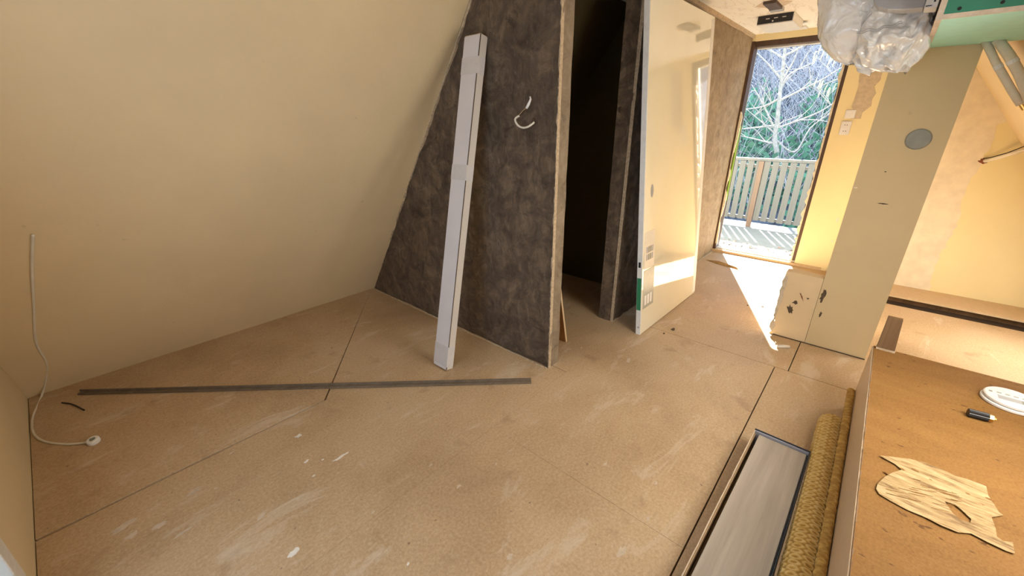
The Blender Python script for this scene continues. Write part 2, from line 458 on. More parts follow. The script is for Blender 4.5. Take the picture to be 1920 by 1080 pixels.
# ------------------------------------------------------------------ left roof slope, ceiling, right roof slope, gable
sl_l = MB()
def lslope(u, v_):
    z = v_*ZC; x = X0 + u*(X1-X0)
    e = min(1, min(u, 1-u)*40)*min(1, min(v_, 1-v_)*40)
    d = 0.004*fbm((x, z*1.3, 0), 1.7, 3)*e
    return (x, yl(z)-d*0.81, z-d*0.58)
sl_l.sheet(lslope, 110, 48)
sl_l.hexa([(X0,YL,-.03),(X1,YL,-.03),(X1,YL+.22,-.03),(X0,YL+.22,-.03),(X0,yl(ZC)+.004,ZC+.002),(X1,yl(ZC)+.004,ZC+.002),(X1,yl(ZC)+.22,ZC+.1),(X0,yl(ZC)+.22,ZC+.1)])
wl = sl_l.obj('wall_left', M['slope'], smooth=False)
for p in wl.data.polygons[:110*48]: p.use_smooth = True
tag(wl, 'cream painted attic slope rising from the floor on the left', 'wall', kind='structure')

c = MB().box(X0, X1, yr(ZC)-0.02, yl(ZC)+0.02, ZC, ZC+0.08).obj('ceiling', M['ceiling'])
tag(c, 'streaky white plastered flat ceiling with grey trowel marks', 'ceiling', kind='structure')

# right slope with two roof window openings
wins = [(1.25, 2.25, 0.93, 1.70), (3.6, 4.3, 0.35, 0.95)]
rs = MB()
def rpiece(x0, x1, z0, z1):
    n = Vector((0, -0.811, 0.584))*0.16
    a = [Vector((x0, yr(z0), z0)), Vector((x1, yr(z0), z0)), Vector((x1, yr(z1), z1)), Vector((x0, yr(z1), z1))]
    rs.prism(a, n)
xa = X0
for (wx0, wx1, wz0, wz1) in wins:
    rpiece(xa, wx0, -.03, ZC); rpiece(wx0, wx1, -.03, wz0); rpiece(wx0, wx1, wz1, ZC); xa = wx1
rpiece(xa, X1, -.03, ZC)
o = rs.obj('wall_right', M['slope'])
tag(o, 'cream attic slope at the right edge above the low cabinet', 'wall', kind='structure')
for k, (x0, x1, z0, z1) in enumerate(wins):
    wn = thing('window_%d' % (k+2), (x0, yr(z0), z0), 'white framed roof window in the right slope ' + ('above the low cabinet' if k == 0 else 'added unseen beyond the tan pillar'), 'window', kind='structure')
    n = Vector((0, -0.811, 0.584))
    def rp(x, z, d): return Vector((x, yr(z), z)) + n*d
    for (a0, a1, b0, b1) in ((x0,x1,z0,z0+.05),(x0,x1,z1-.05,z1),(x0,x0+.06,z0+.05,z1-.05),(x1-.06,x1,z0+.05,z1-.05)):
        MB().prism([rp(a0,b0,.06), rp(a1,b0,.06), rp(a1,b1,.06), rp(a0,b1,.06)], n*0.05).obj('frame_bar', M['whiteplastic'], wn)
    MB().prism([rp(x0+.06,z0+.05,.085), rp(x1-.06,z0+.05,.085), rp(x1-.06,z1-.05,.085), rp(x0+.06,z1-.05,.085)], n*0.006).obj('pane', M['glass'], wn)

# gable behind the camera with a window
GY0, GY1, GZ0, GZ1 = 0.10, 1.79, 0.12, 2.0
g = MB()
def gpoly(pts): g.prism([(X0, y, z) for y, z in pts], (-0.2, 0, 0))
gpoly([(YL, -.03), (GY1, -.03), (GY1, ZC+.05), (yl(ZC), ZC+.05), (yl(ZC), ZC)])
gpoly([(GY1, -.03), (GY0, -.03), (GY0, GZ0), (GY1, GZ0)])
gpoly([(GY1, GZ1), (GY0, GZ1), (GY0, ZC+.05), (GY1, ZC+.05)])
gpoly([(GY0, -.03), (YR, -.03), (yr(ZC), ZC), (yr(ZC), ZC+.05), (GY0, ZC+.05)])
o = g.obj('wall_gable', M['slope'])
tag(o, 'cream gable wall at the far left edge beside the white cable', 'wall', kind='structure')
wn = thing('window_1', (X0, GY1, GZ0), 'white framed gable window just showing at the bottom left corner', 'window', kind='structure')
for (a0, a1, b0, b1) in ((GY0,GY1,GZ0,GZ0+.08),(GY0,GY1,GZ1-.08,GZ1),(GY0,GY0+.08,GZ0+.08,GZ1-.08),(GY1-.08,GY1,GZ0+.08,GZ1-.08)):
    MB().box(X0-.08, X0+.012, a0, a1, b0, b1).obj('frame_bar', M['whiteplastic'], wn, bevel=0.004)
MB().box(X0-.05, X0-.044, GY0+.08, GY1-.08, GZ0+.08, GZ1-.08).obj('pane', M['glass'], wn)

# ------------------------------------------------------------------ brown partition across the slope
PX, PY = 1.861, 1.325
PT = 0.10
part = MB()
def pface(u, v_):
    z = v_*ZC; y = PY + u*(yl(z)+0.01-PY)
    e = min(1, u*30)
    d = (0.010*fbm((y, z, 3), 3.1, 4) + 0.006*fbm((y, z, 9), 11, 3))*e
    return (PX - d, y, z)
part.sheet(pface, 100, 110)
part.prism([(PX+.012, PY, -.03), (PX+.012, YL, -.03), (PX+.012, yl(ZC), ZC), (PX+.012, PY, ZC)], (PT-.012, 0, 0))
po = part.obj('wall_partition', M['dark'])
for p in po.data.polygons[:11000]: p.use_smooth = True
tag(po, 'dark brown rough plastered partition behind the leaning white carton', 'wall', kind='structure')
# bare end of the partition and its crumbling corner
endf = MB()
def pend(u, v_):
    z = v_*ZC; x = PX - 0.002 + u*(PT+.004)
    d = 0.004*fbm((x*3, 5, z), 6, 4)
    return (x, PY-0.006-d, z)
endf.sheet(pend, 8, 120)
endf.box(PX, PX+PT, PY-0.003, PY+.002, 0, ZC)
endf.obj('wall_end', M['rawend'], po)
rnd = random.Random(3)
def ragged(fn, z0, z1, dz, wmin, wmax, name, mat, parent):
    """crumbled plaster strip running up an edge: fn(z) gives edge point and inward axis + proud axis"""
    zs = []; z = z0
    while z < z1: zs.append(z); z += dz*(0.6+0.8*rnd.random())
    zs.append(z1)
    mb = MB(); vs = []; 
    for z in zs:
        p, ax, pr = fn(z); wd = wmin+(wmax-wmin)*rnd.random()
        vs += [Vector(p)+Vector(pr)*(.003+.003*rnd.random()), Vector(p)+Vector(ax)*wd+Vector(pr)*.0015, Vector(p)+Vector(ax)*wd-Vector(pr)*.02, Vector(p)-Vector(pr)*.02]
    fs = []
    for i in range(len(zs)-1):
        for k in range(4):
            fs.append((4*i+k, 4*i+(k+1) % 4, 4*i+4+(k+1) % 4, 4*i+4+k))
    fs += [(3,2,1,0), tuple(4*(len(zs)-1)+k for k in range(4))]
    return mb.add(vs, fs).obj(name, mat, parent)
ragged(lambda z: ((PX-.004, PY-.008, z), (0, 1, 0), (-1, 0, 0)), 0, ZC, .018, .001, .012, 'corner_plaster', M['mortar'], po)
# mortar along the foot of the partition
ragged(lambda t: ((PX-.012, t, 0.001), (-1, 0, 0), (0, 0, 1)), PY, YL-.03, .03, .002, .016, 'mortar_strip', M['mortar'], po)
ragged(lambda z: ((PX-.012, yl(z)-.004, z), (0, -1, 0), (-1, 0, 0)), 0.02, ZC-.02, .03, .002, .016, 'corner_bead', M['mortar'], po)

# ------------------------------------------------------------------ brown corridor wall from the doorway to the balcony door
WY, WX = 1.345, 2.742
cw = MB()
def cface(u, v_):
    x = WX + u*(X1-WX); z = v_*ZC
    e = min(1, min(u, 1-u)*40)
    d = (0.012*fbm((x, 2, z), 2.6, 4) + 0.006*fbm((x, 8, z), 10, 3))*e
    return (x, WY + d, z)
cw.sheet(lambda a, b: cface(a, b), 120, 100)
cw.box(WX+.004, X1, WY+.022, WY+.11, -.03, ZC)
co = cw.obj('wall_corridor', M['dark2'])
for p in co.data.polygons[:12000]: p.use_smooth = True
tag(co, 'rough brown plastered wall between dark doorway and balcony door', 'wall', kind='structure')
e2 = MB()
e2.sheet(lambda a, b: (WX-.003-0.005*fbm((1, a*.1, b*ZC), 7, 4), WY+a*.112, b*ZC), 8, 120)
e2.box(WX, WX+.02, WY+.003, WY+.11, 0, ZC)
# darker plaster sheet over the first stretch of the wall
e2.sheet(lambda a, b: (WX-.003+a*(0.42+0.16*fbm((7, 0, b*ZC), 2.1, 4)), cface(0, 0)[1] - 0.016 + 0.010*fbm((a, 3, b*ZC), 6, 4)*min(1, a*8), b*ZC), 20, 110)
e2.obj('dark_wall_end', M['dark'], co, smooth=True)
ragged(lambda z: ((WX-.006, WY-.014, z), (1, 0, 0), (0, -1, 0)), 0, ZC, .02, .001, .007, 'corner_plaster', M['mortar'], co)
ragged(lambda t: ((t, WY-.01, 0.001), (0, -1, 0), (0, 0, 1)), WX, X1-.02, .03, .002, .02, 'mortar_strip', M['mortar'], co)
# room behind the doorway, its shade painted as dark brown walls
o = MB().box(3.42, 3.48, WY+.11, YL, -.03, ZC).obj('wall_back', M['room_shade'])
tag(o, 'wall coloured dark for shade inside the unlit room behind the doorway', 'wall', kind='structure')
o = MB().prism([(PX+PT+.005, yl(0)-.03, 0), (PX+PT+.005, yl(0)-.01, 0), (PX+PT+.005, yl(ZC)-.01, ZC), (PX+PT+.005, yl(ZC)-.03, ZC)], (1.44, 0, 0)).obj('wall_shade_lining', M['room_shade'])  # lining added over the slope so it reads as shaded
tag(o, 'added slope lining coloured dark for the shade in the doorway', 'wall', kind='structure')
o = MB().box(1.97, 3.41, 2.18, 2.28, 2.02, 2.14).obj('roof_beam', M['black'])
tag(o, 'black beam across the top of the dark doorway', 'beam', kind='structure')
o = MB().tube([onz(1063,444,.02)+Vector((0,0,0)), onz(1080,441,.05), onz(1100,451,.02)], .008, 8).obj('hose', M['cablewhite'], smooth=True)
tag(o, 'thin pale hose on the floor inside the dark room', 'hose')
o = MB().prism([(1.963+.0, WY-.02, ZC-.03), (X1, WY-.02, ZC-.03), (X1, WY-.02, ZC), (1.963, WY-.02, ZC)], (0, .02, 0)).obj('trim_1', M['mortar'])
tag(o, 'narrow cream strip between corridor wall and white ceiling', 'trim', kind='structure')

# ------------------------------------------------------------------ outer wall with the balcony door opening
DY0, DY1, DZ = 0.475, 1.345, 2.27
ow = MB()
def opoly(pts, x=X1, th=0.27): ow.prism([(x, y, z) for y, z in pts], (th, 0, 0))
opoly([(DY0, DZ), (YL, DZ), (yl(ZC), ZC+.06), (yr(ZC), ZC+.06), (DY0, ZC+.06)]) if False else None
opoly([(DY0, DZ), (DY1, DZ), (DY1, ZC+.05), (DY0, ZC+.05)])
opoly([(DY0, -.12), (DY0, ZC+.05), (-0.03, ZC+.05), (-0.03, -.12)])
opoly([(DY1, -.12), (YL, -.12), (yl(ZC), ZC+.05), (DY1, ZC+.05)])
opoly([(-0.03, -.12), (-0.03, ZC+.05), (yr(ZC)-.1, ZC+.05), (YR-.3, -.12)], X1-.19, .46)
oo = ow.obj('wall_far', M['yellow'])
tag(oo, 'bright yellow outer wall around the balcony door and behind the pillar', 'wall', kind='structure')
Xr = X1-.19
# pale plaster where paint is gone, right of the pillar
pv = [onx(1742,540,Xr), onx(1772,470,Xr), onx(1800,395,Xr), onx(1838,300,Xr), onx(1872,215,Xr), onx(1905,255,Xr), onx(1935,300,Xr), onx(1960,250,Xr)]
rr = random.Random(5)
poly = [(Xr, -0.05, 0.02), (Xr, -0.05, 1.95), (Xr, yr(1.95)+.02, 1.95), (Xr, yr(1.30)+.02, 1.30)]
ed = []
for k in range(40):
    z = 1.45*(1-k/39.0)+.02
    ed.append((Xr, -0.585 - 0.02*rr.random() - .03*math.sin(k*.35)*0.5, z))
poly = [(Xr, -0.05, 0.02), (Xr, -0.05, 1.95), (Xr, yr(1.95)+.02, 1.95), (Xr, -.70, 1.52)] + ed
MB().prism(poly, (-0.003, 0, 0)).obj('bare_plaster', M['paleplaster'], oo)
# grey filled chase above the sockets
ch = []
zz = [1.52+0.055*k for k in range(14)]
for z in zz: ch.append((X1, 0.315+0.035*rr.random()+(.04 if z > 1.6 else 0), z))
for z in reversed(zz): ch.append((X1, 0.27-0.035*rr.random()-(.03 if z > 1.6 else 0), z))
MB().prism(ch, (-0.003, 0, 0)).obj('filled_chase', M['greyplaster'], oo)
# scars of wall paint
for k, (u, v_, rx, rz, mm) in enumerate([(1570,412,.03,.012,'paleplaster'),(1560,452,.012,.02,'paleplaster'),(1612,150,.02,.01,'greyplaster')]):
    p = onx(u, v_, X1); blob((X1, p.y, p.z), (0, 0, 1), (0, 1, 0), rx, rz, 0.002, 90+k).obj('paint_chip', M[mm], oo)

# balcony door frame
dr = thing('door_1', (X1, DY1, 0), 'dark brown balcony door frame standing open to the terrace', 'door', kind='structure')
MB().box(X1-.004, X1+.14, DY1-.03, DY1, 0.03, DZ).obj('jamb', M['darkwood'], dr)
MB().box(X1+.02, X1+.10, DY0, DY0+.045, 0.05, DZ).obj('jamb', M['darkwood'], dr)
MB().box(X1+.02, X1+.10, DY0+.045, DY1-.035, DZ-.05, DZ).obj('head_rail', M['darkwood'], dr)
MB().box(X1+.10, X1+.15, DY0+.045, DY1-.035, DZ-.062, DZ-.035).obj('head_strip', M['whiteplastic'], dr)
MB().box(X1+.15, X1+.20, DY0+.045, DY1-.035, DZ-.06, DZ-.03).obj('head_board', M['postwood'], dr)
MB().box(X1+.02, X1+.05, DY1-.042, DY1-.03, 0.62, 1.45).obj('seal_strip', M['lime'], dr)
MB().box(X1+.03, X1+.20, DY0, DY1, -0.03, 0.045).obj('sill', M['whiteplastic'], dr, bevel=.004)
MB().box(X1-.02, X1+.03, DY0-.25, DY1, -0.03, 0.03).obj('threshold', M['paleedge'], dr, bevel=.004)
ragged(lambda z: ((X1+.012, DY0+.03, z), (0, 1, 0), (-1, 0, 0)), 0.05, DZ-.25, .035, .004, .032, 'foam_remains', M['foam'], dr)
ragged(lambda z: ((X1-.004, DY1-.02, z), (0, -1, 0), (-1, 0, 0)), 0.1, 1.6, .12, .001, .03, 'foam_remains', M['foam'], dr)

# socket below a blank plate
sk = thing('wall_socket', (X1, 0.36, 1.44), 'white double wall socket under a blank plate on yellow wall', 'socket')
MB().box(X1-.012, X1, 0.325, 0.405, 1.375, 1.50).obj('faceplate', M['whiteplastic'], sk, bevel=.004)
for zz_ in (1.41, 1.465):
    wl_ = MB().lathe([(0.026, 0), (0.026, .004), (.021, .004), (.021, .0015)], (X1-.012, 0.365, zz_), (-1, 0, 0), 20).obj('socket_well', M['whiteplastic'], sk)
    for s in (-1, 1):
        MB().lathe([(.004, 0), (.004, .001)], (X1-.0135, 0.365+s*.009, zz_), (-1, 0, 0), 10).obj('pin_hole', M['black'], wl_)
o = MB().box(X1-.010, X1, 0.318, 0.398, 1.525, 1.60).obj('blank_plate', M['whiteplastic'], bevel=.004)
tag(o, 'plain white blanking plate above the double socket', 'cover plate')

# ------------------------------------------------------------------ pillar, wall stub
PLX = 3.352
pl = MB().box(PLX, PLX+.42, -0.235, 0.108, -.03, ZC).obj('wall_pillar', M['pillar'])
tag(pl, 'tan painted square pillar with a round grey cover plate', 'pillar', kind='structure')
pc = onx(1722, 261, PLX)
vc = MB().lathe([(.056, 0), (.056, .004), (.05, .007), (.0, .007)], (PLX, pc.y, pc.z), (-1, 0, 0), 32).obj('round_cover', M['ventgrey'], pl, smooth=False)
for k, (u, v_, rx, rz, mm) in enumerate([(1543,555,.018,.06,'stain'),(1538,590,.01,.03,'stain'),(1660,322,.008,.004,'stain'),(1655,382,.03,.004,'stain'),(1604,352,.012,.005,'paleplaster')]):
    p = onx(u, v_, PLX)
    blob((PLX, p.y, p.z), (0, 0, 1), (0, 1, 0), rz, rx, 0.0015, 120+k, 18, .55).obj('scuff', M[mm], pl)
st = MB()
rr = random.Random(11)
pts = [(0.110, 0.0), (0.110, .50), (0.30, .505)]
for k in range(14):
    z = .50*(1-k/13.0); pts.append((0.318 + 0.025*rr.random(), z))
MBs = MB().prism([(PLX+.002, y, z) for y, z in pts], (0.09, 0, 0))
so_ = MBs.obj('wall_stub', M['stub'])
tag(so_, 'low broken stub of beige wall with soot marks beside pillar foot', 'wall', kind='structure')
for k, (u, v_, rx, rz, mm) in enumerate([(1482,580,.022,.045,'stain'),(1491,567,.024,.022,'stain'),(1503,556,.007,.04,'rust'),(1515,560,.010,.010,'stain')]):
    p = onx(u, v_, PLX+.002)
    blob((PLX+.002, p.y, p.z), (0, 0, 1), (0, 1, 0), rz, rx, 0.0015, 150+k, 16, .6, .5).obj('soot_mark', M[mm], so_)
rg = [(0.32, 0.02)]
for k in range(12): rg.append((0.308+.016*rr.random(), .03+.04*k))
for k in range(12): rg.append((0.325+.02*rr.random(), .47-.038*k))
MB().prism([(PLX+.002, y, z) for y, z in rg], (-0.004, 0, 0)).obj('broken_edge', M['greyplaster'], so_)
# dark gap line below pillar and stub
MB().box(PLX-.006, PLX, -0.235, 0.31, 0.0, 0.006).obj('gap_line', M['stain'], pl)

# ------------------------------------------------------------------ green soffit box in front of pillar
SX = 2.46
sf = thing('ceiling_soffit', (SX, -0.02, 1.862), 'green moisture resistant board soffit box over the pillar', 'soffit', kind='structure')
za = 1.862; ye = yr(za)+.005; yt = yr(ZC-.002)
MB().hexa([(SX+.014,-.03,za),(PLX-.002,-.03,za),(PLX-.002,ye,za),(SX+.014,ye,za),(SX+.014,-.03,za+.0125),(PLX-.002,-.03,za+.0125),(PLX-.002,ye+.01,za+.0125),(SX+.014,ye+.01,za+.0125)]).obj('bottom_board', M['greenlit'], sf)
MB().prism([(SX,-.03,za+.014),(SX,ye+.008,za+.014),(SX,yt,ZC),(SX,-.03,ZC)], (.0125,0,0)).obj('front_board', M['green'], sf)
MB().box(SX-.001, SX+.0135, ye-.0+.0, -.03, za-.001, za+.0138).obj('front_edge', M['gypsum'], sf)
MB().box(SX, PLX-.002, -.03, -.012, za-.004, ZC).obj('side_board', M['gypsum'], sf)
for k, (u, v_) in enumerate([(1799,16),(1880,4)]):
    p = onx(u, v_, SX); MB().lathe([(.006, 0), (.006, .0015)], (SX, p.y, p.z), (-1,0,0), 12).obj('screw', M['black'], sf)

# ------------------------------------------------------------------ air handling unit in plastic film
ac = thing('air_conditioner', (2.62, 0.1, 2.3), 'grey and white air conditioner unit hanging beside the green soffit', 'air conditioner')
prof = [(0.04, 1.930), (0.10, 1.933), (0.15, 1.941), (0.185, 1.955), (0.205, 1.975), (0.215, 2.0), (0.215, ZC), (0.035, ZC), (0.035, 1.930)]
MB().prism([(2.60, y, z) for y, z in prof], (0.10, 0, 0)).obj('body', M['greyplastic'], ac, bevel=.004)
MB().prism([(2.594, y, z) for y, z in [(-0.006, 1.925), (.034, 1.927), (.034, ZC), (-.006, ZC)]], (0.11, 0, 0)).obj('end_cap', M['whiteplastic'], ac, bevel=.003)
for z in (1.945, 1.965, 1.985):
    MB().box(2.592, 2.595, .004, .010, z, z+.008).obj('vent_slot', M['black'], ac)
MB().box(2.592, 2.595, .012, .031, 1.932, 1.935).obj('vent_slot', M['black'], ac)

def filmlobe(cx, outline_l, outline_r, z0, z1, depth, seed, crumple, nu=110, nv=80):
    def lerp(tab, z):
        for (za_, ya), (zb, yb) in zip(tab, tab[1:]):
            if za_ <= z <= zb: return ya+(yb-ya)*(z-za_)/(zb-za_)
        return tab[-1][1] if z > tab[-1][0] else tab[0][1]
    mb = MB(); vs = []; fs = []
    for j in range(nv+1):
        t = j/nv; z = z0+(z1-z0)*t**0.85
        ya, yb = lerp(outline_r, z), lerp(outline_l, z)
        cy, hw = (ya+yb)/2, max(.004, (yb-ya)/2)
        hd = depth*min(1, (t*5)**0.5+.02)
        for i in range(nu):
            an = 2*math.pi*i/nu
            cx_, sy = math.cos(an), math.sin(an)
            px = cx + hd*math.copysign(abs(cx_)**0.7, cx_); py = cy + hw*math.copysign(abs(sy)**0.7, sy)
            q3 = Vector((px*1.0, py*1.0, z*0.8+seed))
            k = crumple*(0.8-2.2*abs(ns(q3, 8))+1.3*(.4-abs(ns(q3+Vector((4,2,0)), 17)))+0.8*(.3-abs(ns(q3, 33))))
            fold = crumple*0.25*math.sin(an*6+6*ns(q3, 5)+z*20)
            px += cx_*(k+fold); py += sy*(k+fold)*0.45
            vs.append((px, py, z+crumple*0.9*ns((an*3, seed, t*2), 1.2)*(1-t)))
    for j in range(nv):
        for i in range(nu):
            fs.append((j*nu+i, j*nu+(i+1) % nu, (j+1)*nu+(i+1) % nu, (j+1)*nu+i))
    fs.append(tuple(range(nu-1, -1, -1)))
    return mb.add(vs, fs)
bagt = thing('plastic_sheet', (3.0, 0.2, ZC), 'crumpled milky plastic sheet hanging from the ceiling over the door corner', 'plastic sheet')
filmlobe(2.98, [(1.77,.27),(1.80,.33),(1.86,.395),(1.92,.425),(2.08,.468),(2.33,.50)], [(1.77,.235),(1.85,.215),(2.0,.19),(2.33,.19)], 1.775, 2.325, .13, 3.0, .013).obj('smooth_fold', M['film'], bagt, smooth=True)
filmlobe(2.96, [(1.73,.14),(1.755,.235),(1.80,.245),(1.9,.24),(2.33,.22)], [(1.73,.04),(1.745,.025),(1.78,.0),(1.84,-.006),(2.33,-.006)], 1.735, 2.325, .13, 8.0, .036, 150, 110).obj('crinkled_fold', M['film'], bagt, smooth=True)
for dz in (0.0, 0.014):
    pts = []
    for k in range(15):
        u = 1606+ (1692-1606)*k/14; v_ = 62-dz*260 - 18*(k/14)**1.5 + 2*math.sin(k*1.3)
        pts.append(onx(u, v_, 2.795))
    MB().tube(pts, .0016, 6).obj('seam_line', M['greyplastic'], bagt)

# ------------------------------------------------------------------ ceiling fittings
cf = thing('ceiling_fan_box', (4.47, 0.97, ZC), 'white ceiling box with black front panel above the balcony door', 'ceiling box')
bx0, bx1, by0, by1, bz = 4.47, 5.02, 0.85, 1.12, 2.262
MB().box(bx0, bx1-.12, by0, by1, bz, ZC).obj('housing', M['whiteplastic'], cf, bevel=.004)
fp = MB().box(bx0-.006, bx0, by0+.008, by1-.004, bz+.008, ZC-.003).obj('front_panel', M['black'], cf)
for y in (.92, .98, 1.04): MB().box(bx0-.008, bx0-.006, y-.014, y+.014, 2.300, 2.306).obj('slot_mark', M['whiteplastic'], fp)
MB().lathe([(.006, 0), (.006, .002)], (bx0-.006, 1.0, 2.283), (-1,0,0), 10).obj('button', M['whiteplastic'], fp)
MB().box(bx1-.12, bx1+.0, by0-.03, by1+.01, 2.278, 2.292).obj('lower_tray', M['whiteplastic'], cf, bevel=.003)
MB().box(bx1-.10, bx1-.02, by0+.02, by1-.03, 2.292, ZC).obj('tray_neck', M['whiteplastic'], cf)
dl = thing('downlight_box', (4.1, 0.93, ZC), 'small square recessed downlight box with torn patches on the ceiling', 'ceiling light')
hc = onz(1449, 6, ZC)
MB().box(hc.x-.10, hc.x+.12, hc.y-.042, hc.y+.042, ZC-.02, ZC+.0).obj('opening', M['darkwood'], dl)
MB().box(hc.x+.12, hc.x+.20, hc.y-.045, hc.y+.045, ZC-.024, ZC).obj('lip', M['greyplastic'], dl)
for s in (-1, 1):
    MB().prism([(hc.x-.09, hc.y+s*.045, ZC-.002), (hc.x+.15, hc.y+s*.045, ZC-.002), (hc.x+.03, hc.y+s*.125, ZC-.002)], (0, 0, .002)).obj('torn_patch', M['gypsum'], dl)

# ------------------------------------------------------------------ insulated pipes by the pillar and the pipe stub on the far wall
for k, (pp, rad, lab) in enumerate([([(1846,80),(1866,115),(1886,150),(1902,178),(1914,196)], .016, 'left white insulated hose hanging from soffit corner with brass tip'),
                              ([(1868,78),(1893,105),(1912,140),(1930,185)], .020, 'right thick white insulated hose hanging from soffit corner')]):
    t = thing('insulated_pipe', onx(*pp[0], 3.31-.02*k), lab, 'pipe')
    P_ = [onx(u, v_, 3.31-.03*k) for u, v_ in pp]; P_[0].z += .01
    MB().tube(P_, rad, 12).obj('insulation', M['insul'], t, smooth=True)
    d = (P_[-1]-P_[-2]).normalized()
    MB().tube([P_[-1], P_[-1]+d*.03], .008, 10).obj('pipe_end', M['brass'] if k == 0 else M['insul'], t)
    d = (P_[2]-P_[1]); 
    MB().tube([P_[1]+d*.2, P_[1]+d*.38], rad*1.08, 12).obj('tape_wrap', M['whiteplastic'], t)
ph = onx(1845, 302, Xr)
t = thing('wall_pipe', ph, 'white pipe with black cable leaving a rusty hole in yellow wall', 'pipe')
blob((Xr, ph.y, ph.z), (0, 0, 1), (0, 1, 0), .026, .04, .004, 77, 16, .5).obj('rusty_hole', M['rust'], t)
MB().tube([ph+Vector((.03,0,0)), ph+Vector((-.03,-.01,.005)), ph+Vector((-.12,-.08,.05)), ph+Vector((-.2,-.17,.11))], .014, 10).obj('white_tube', M['cablewhite'], t, smooth=True)
MB().tube([ph+Vector((.0,.01,.02)), ph+Vector((-.05,-.02,.03)), ph+Vector((-.13,-.09,.075)), ph+Vector((-.2,-.16,.135))], .004, 6).obj('black_cable', M['black'], t)

# ------------------------------------------------------------------ gloss panel leaning on the corridor wall
def frame_obj(name, origin, ex, ey, ez, label, cat):
    """a thing whose parts are modelled in a tilted local frame"""
    t = thing(name, origin, label, cat)
    def pt(a, b, c): return Vector(origin)+Vector(ex)*a+Vector(ey)*b+Vector(ez)*c
    return t, pt
th = math.atan2(0.215, 2.26)
ex = Vector((1, -0.02, 0)).normalized(); ez = Vector((0, math.sin(th), math.cos(th))); ey = ez.cross(ex)   # ey: towards the wall
gp, G = frame_obj('sliding_door_panel', (2.675, 1.062, 0.0), ex, ey, ez, 'tall glossy cream door panel leaning on the brown corridor wall', 'door panel')
GL, GH, GT = 1.115, 2.255, 0.034
def gbox(a0, a1, b0, b1, c0, c1, name, mat, parent=gp, bevel=0.0):
    return MB().hexa([G(a0,b0,c0),G(a1,b0,c0),G(a1,b1,c0),G(a0,b1,c0),G(a0,b0,c1),G(a1,b0,c1),G(a1,b1,c1),G(a0,b1,c1)]).obj(name, mat, parent, bevel=bevel)
gbox(0.004, GL, 0.0, GT, 0.004, GH, 'gloss_face', M['glosspanel'], bevel=.002)
gbox(0.0, 0.004, 0.002, GT+.004, 0.0, GH, 'edge_profile', M['whiteplastic'])
gbox(-0.0012, 0.0, 0.004, GT+.002, 0.20, 0.45, 'green_tape', plain('green_printed_tape', (0.03, 0.22, 0.10), 0.4))
gbox(-0.0012, 0.0, 0.012, GT-.006, 0.53, 0.57, 'edge_mark', M['black'])
lab = gbox(0.025, 0.20, -0.0012, 0.0, 0.20, 0.50, 'grey_label', plain('silvery_label', (0.42, 0.42, 0.36), 0.25))
for k in range(3): gbox(0.05+.045*k, 0.08+.045*k, -0.0018, -0.0012, 0.225, 0.30, 'label_mark', M['whiteplastic'], gp)
lab2 = gbox(0.03, 0.19, -0.0012, 0.0, 0.51, 0.78, 'white_label', plain('paper_label', (0.78, 0.70, 0.58), 0.5))
rr = random.Random(21)
for r_ in range(2):
    for k in range(4): gbox(0.055+.03*k, 0.078+.03*k, -0.0018, -0.0012, 0.57+.055*r_, 0.615+.055*r_, 'label_mark', M['greyplastic'] if rr.random() < .6 else M['ventgrey'])
MB().prism([G(0.115+.022*math.cos(a*math.pi/12), -0.001, 1.06+.045*math.sin(a*math.pi/12)) for a in range(24)], ey*0.0015).obj('finger_pull', M['greyplastic'], gp)
for zc_ in (.06,):
    MB().prism([G(-0.001, .018+.007*math.cos(a*math.pi/8), zc_+.007*math.sin(a*math.pi/8)) for a in range(16)], ex*0.001).obj('screw', M['greyplastic'], gp)
# strapping tape round the far end
gbox(GL-.06, GL+.001, -.0015, GT+.001, .02, GH-.02, 'film_edge', M['whiteplastic'])

# ------------------------------------------------------------------ white carton leaning on the partition
cax = Vector((0.422, 0.022, 1.945)); CL = cax.length; cz = cax.normalized()
cy_ = Vector((0, 1, 0)); cy_ = (cy_ - cz*cy_.dot(cz)).normalized(); cx_ = cy_.cross(cz)
cb, B = frame_obj('long_carton', (1.385, 1.795, 0.0), cx_, cy_, cz, 'long white carton leaning against the dark brown partition', 'carton')
CW, CD = 0.128, 0.056
def cbox(a0, a1, b0, b1, c0, c1, name, mat, bevel=0.0):
    return MB().hexa([B(a0,b0,c0),B(a1,b0,c0),B(a1,b1,c0),B(a0,b1,c0),B(a0,b0,c1),B(a1,b0,c1),B(a1,b1,c1),B(a0,b1,c1)]).obj(name, mat, cb, bevel=bevel)
LIFT = 0.012
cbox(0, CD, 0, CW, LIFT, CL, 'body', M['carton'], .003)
cbox(0.006, CD, -.0006, 0.0, LIFT, CL, 'shaded_side', M['cartonside'])  # thin sheet carrying the side's shade in its colour
cbox(-.0007, .006, -.0008, .0006, LIFT, CL, 'seam', M['stain'])
for c0, c1 in ((.02, .17), (1.20, 1.30), (1.78, 1.88)):
    cbox(-.0008, CD+.0008, -.0012, CW+.0012, c0+LIFT, c1, 'tape_band', M['tape'])
cbox(.004, CD-.004, .003, CW-.003, CL-.0005, CL+.004, 'end_flap', M['cardboard_pale'])
cbox(.004, CD-.004, .003, CW-.003, LIFT-.005, LIFT+.001, 'end_flap', M['cardboard'])

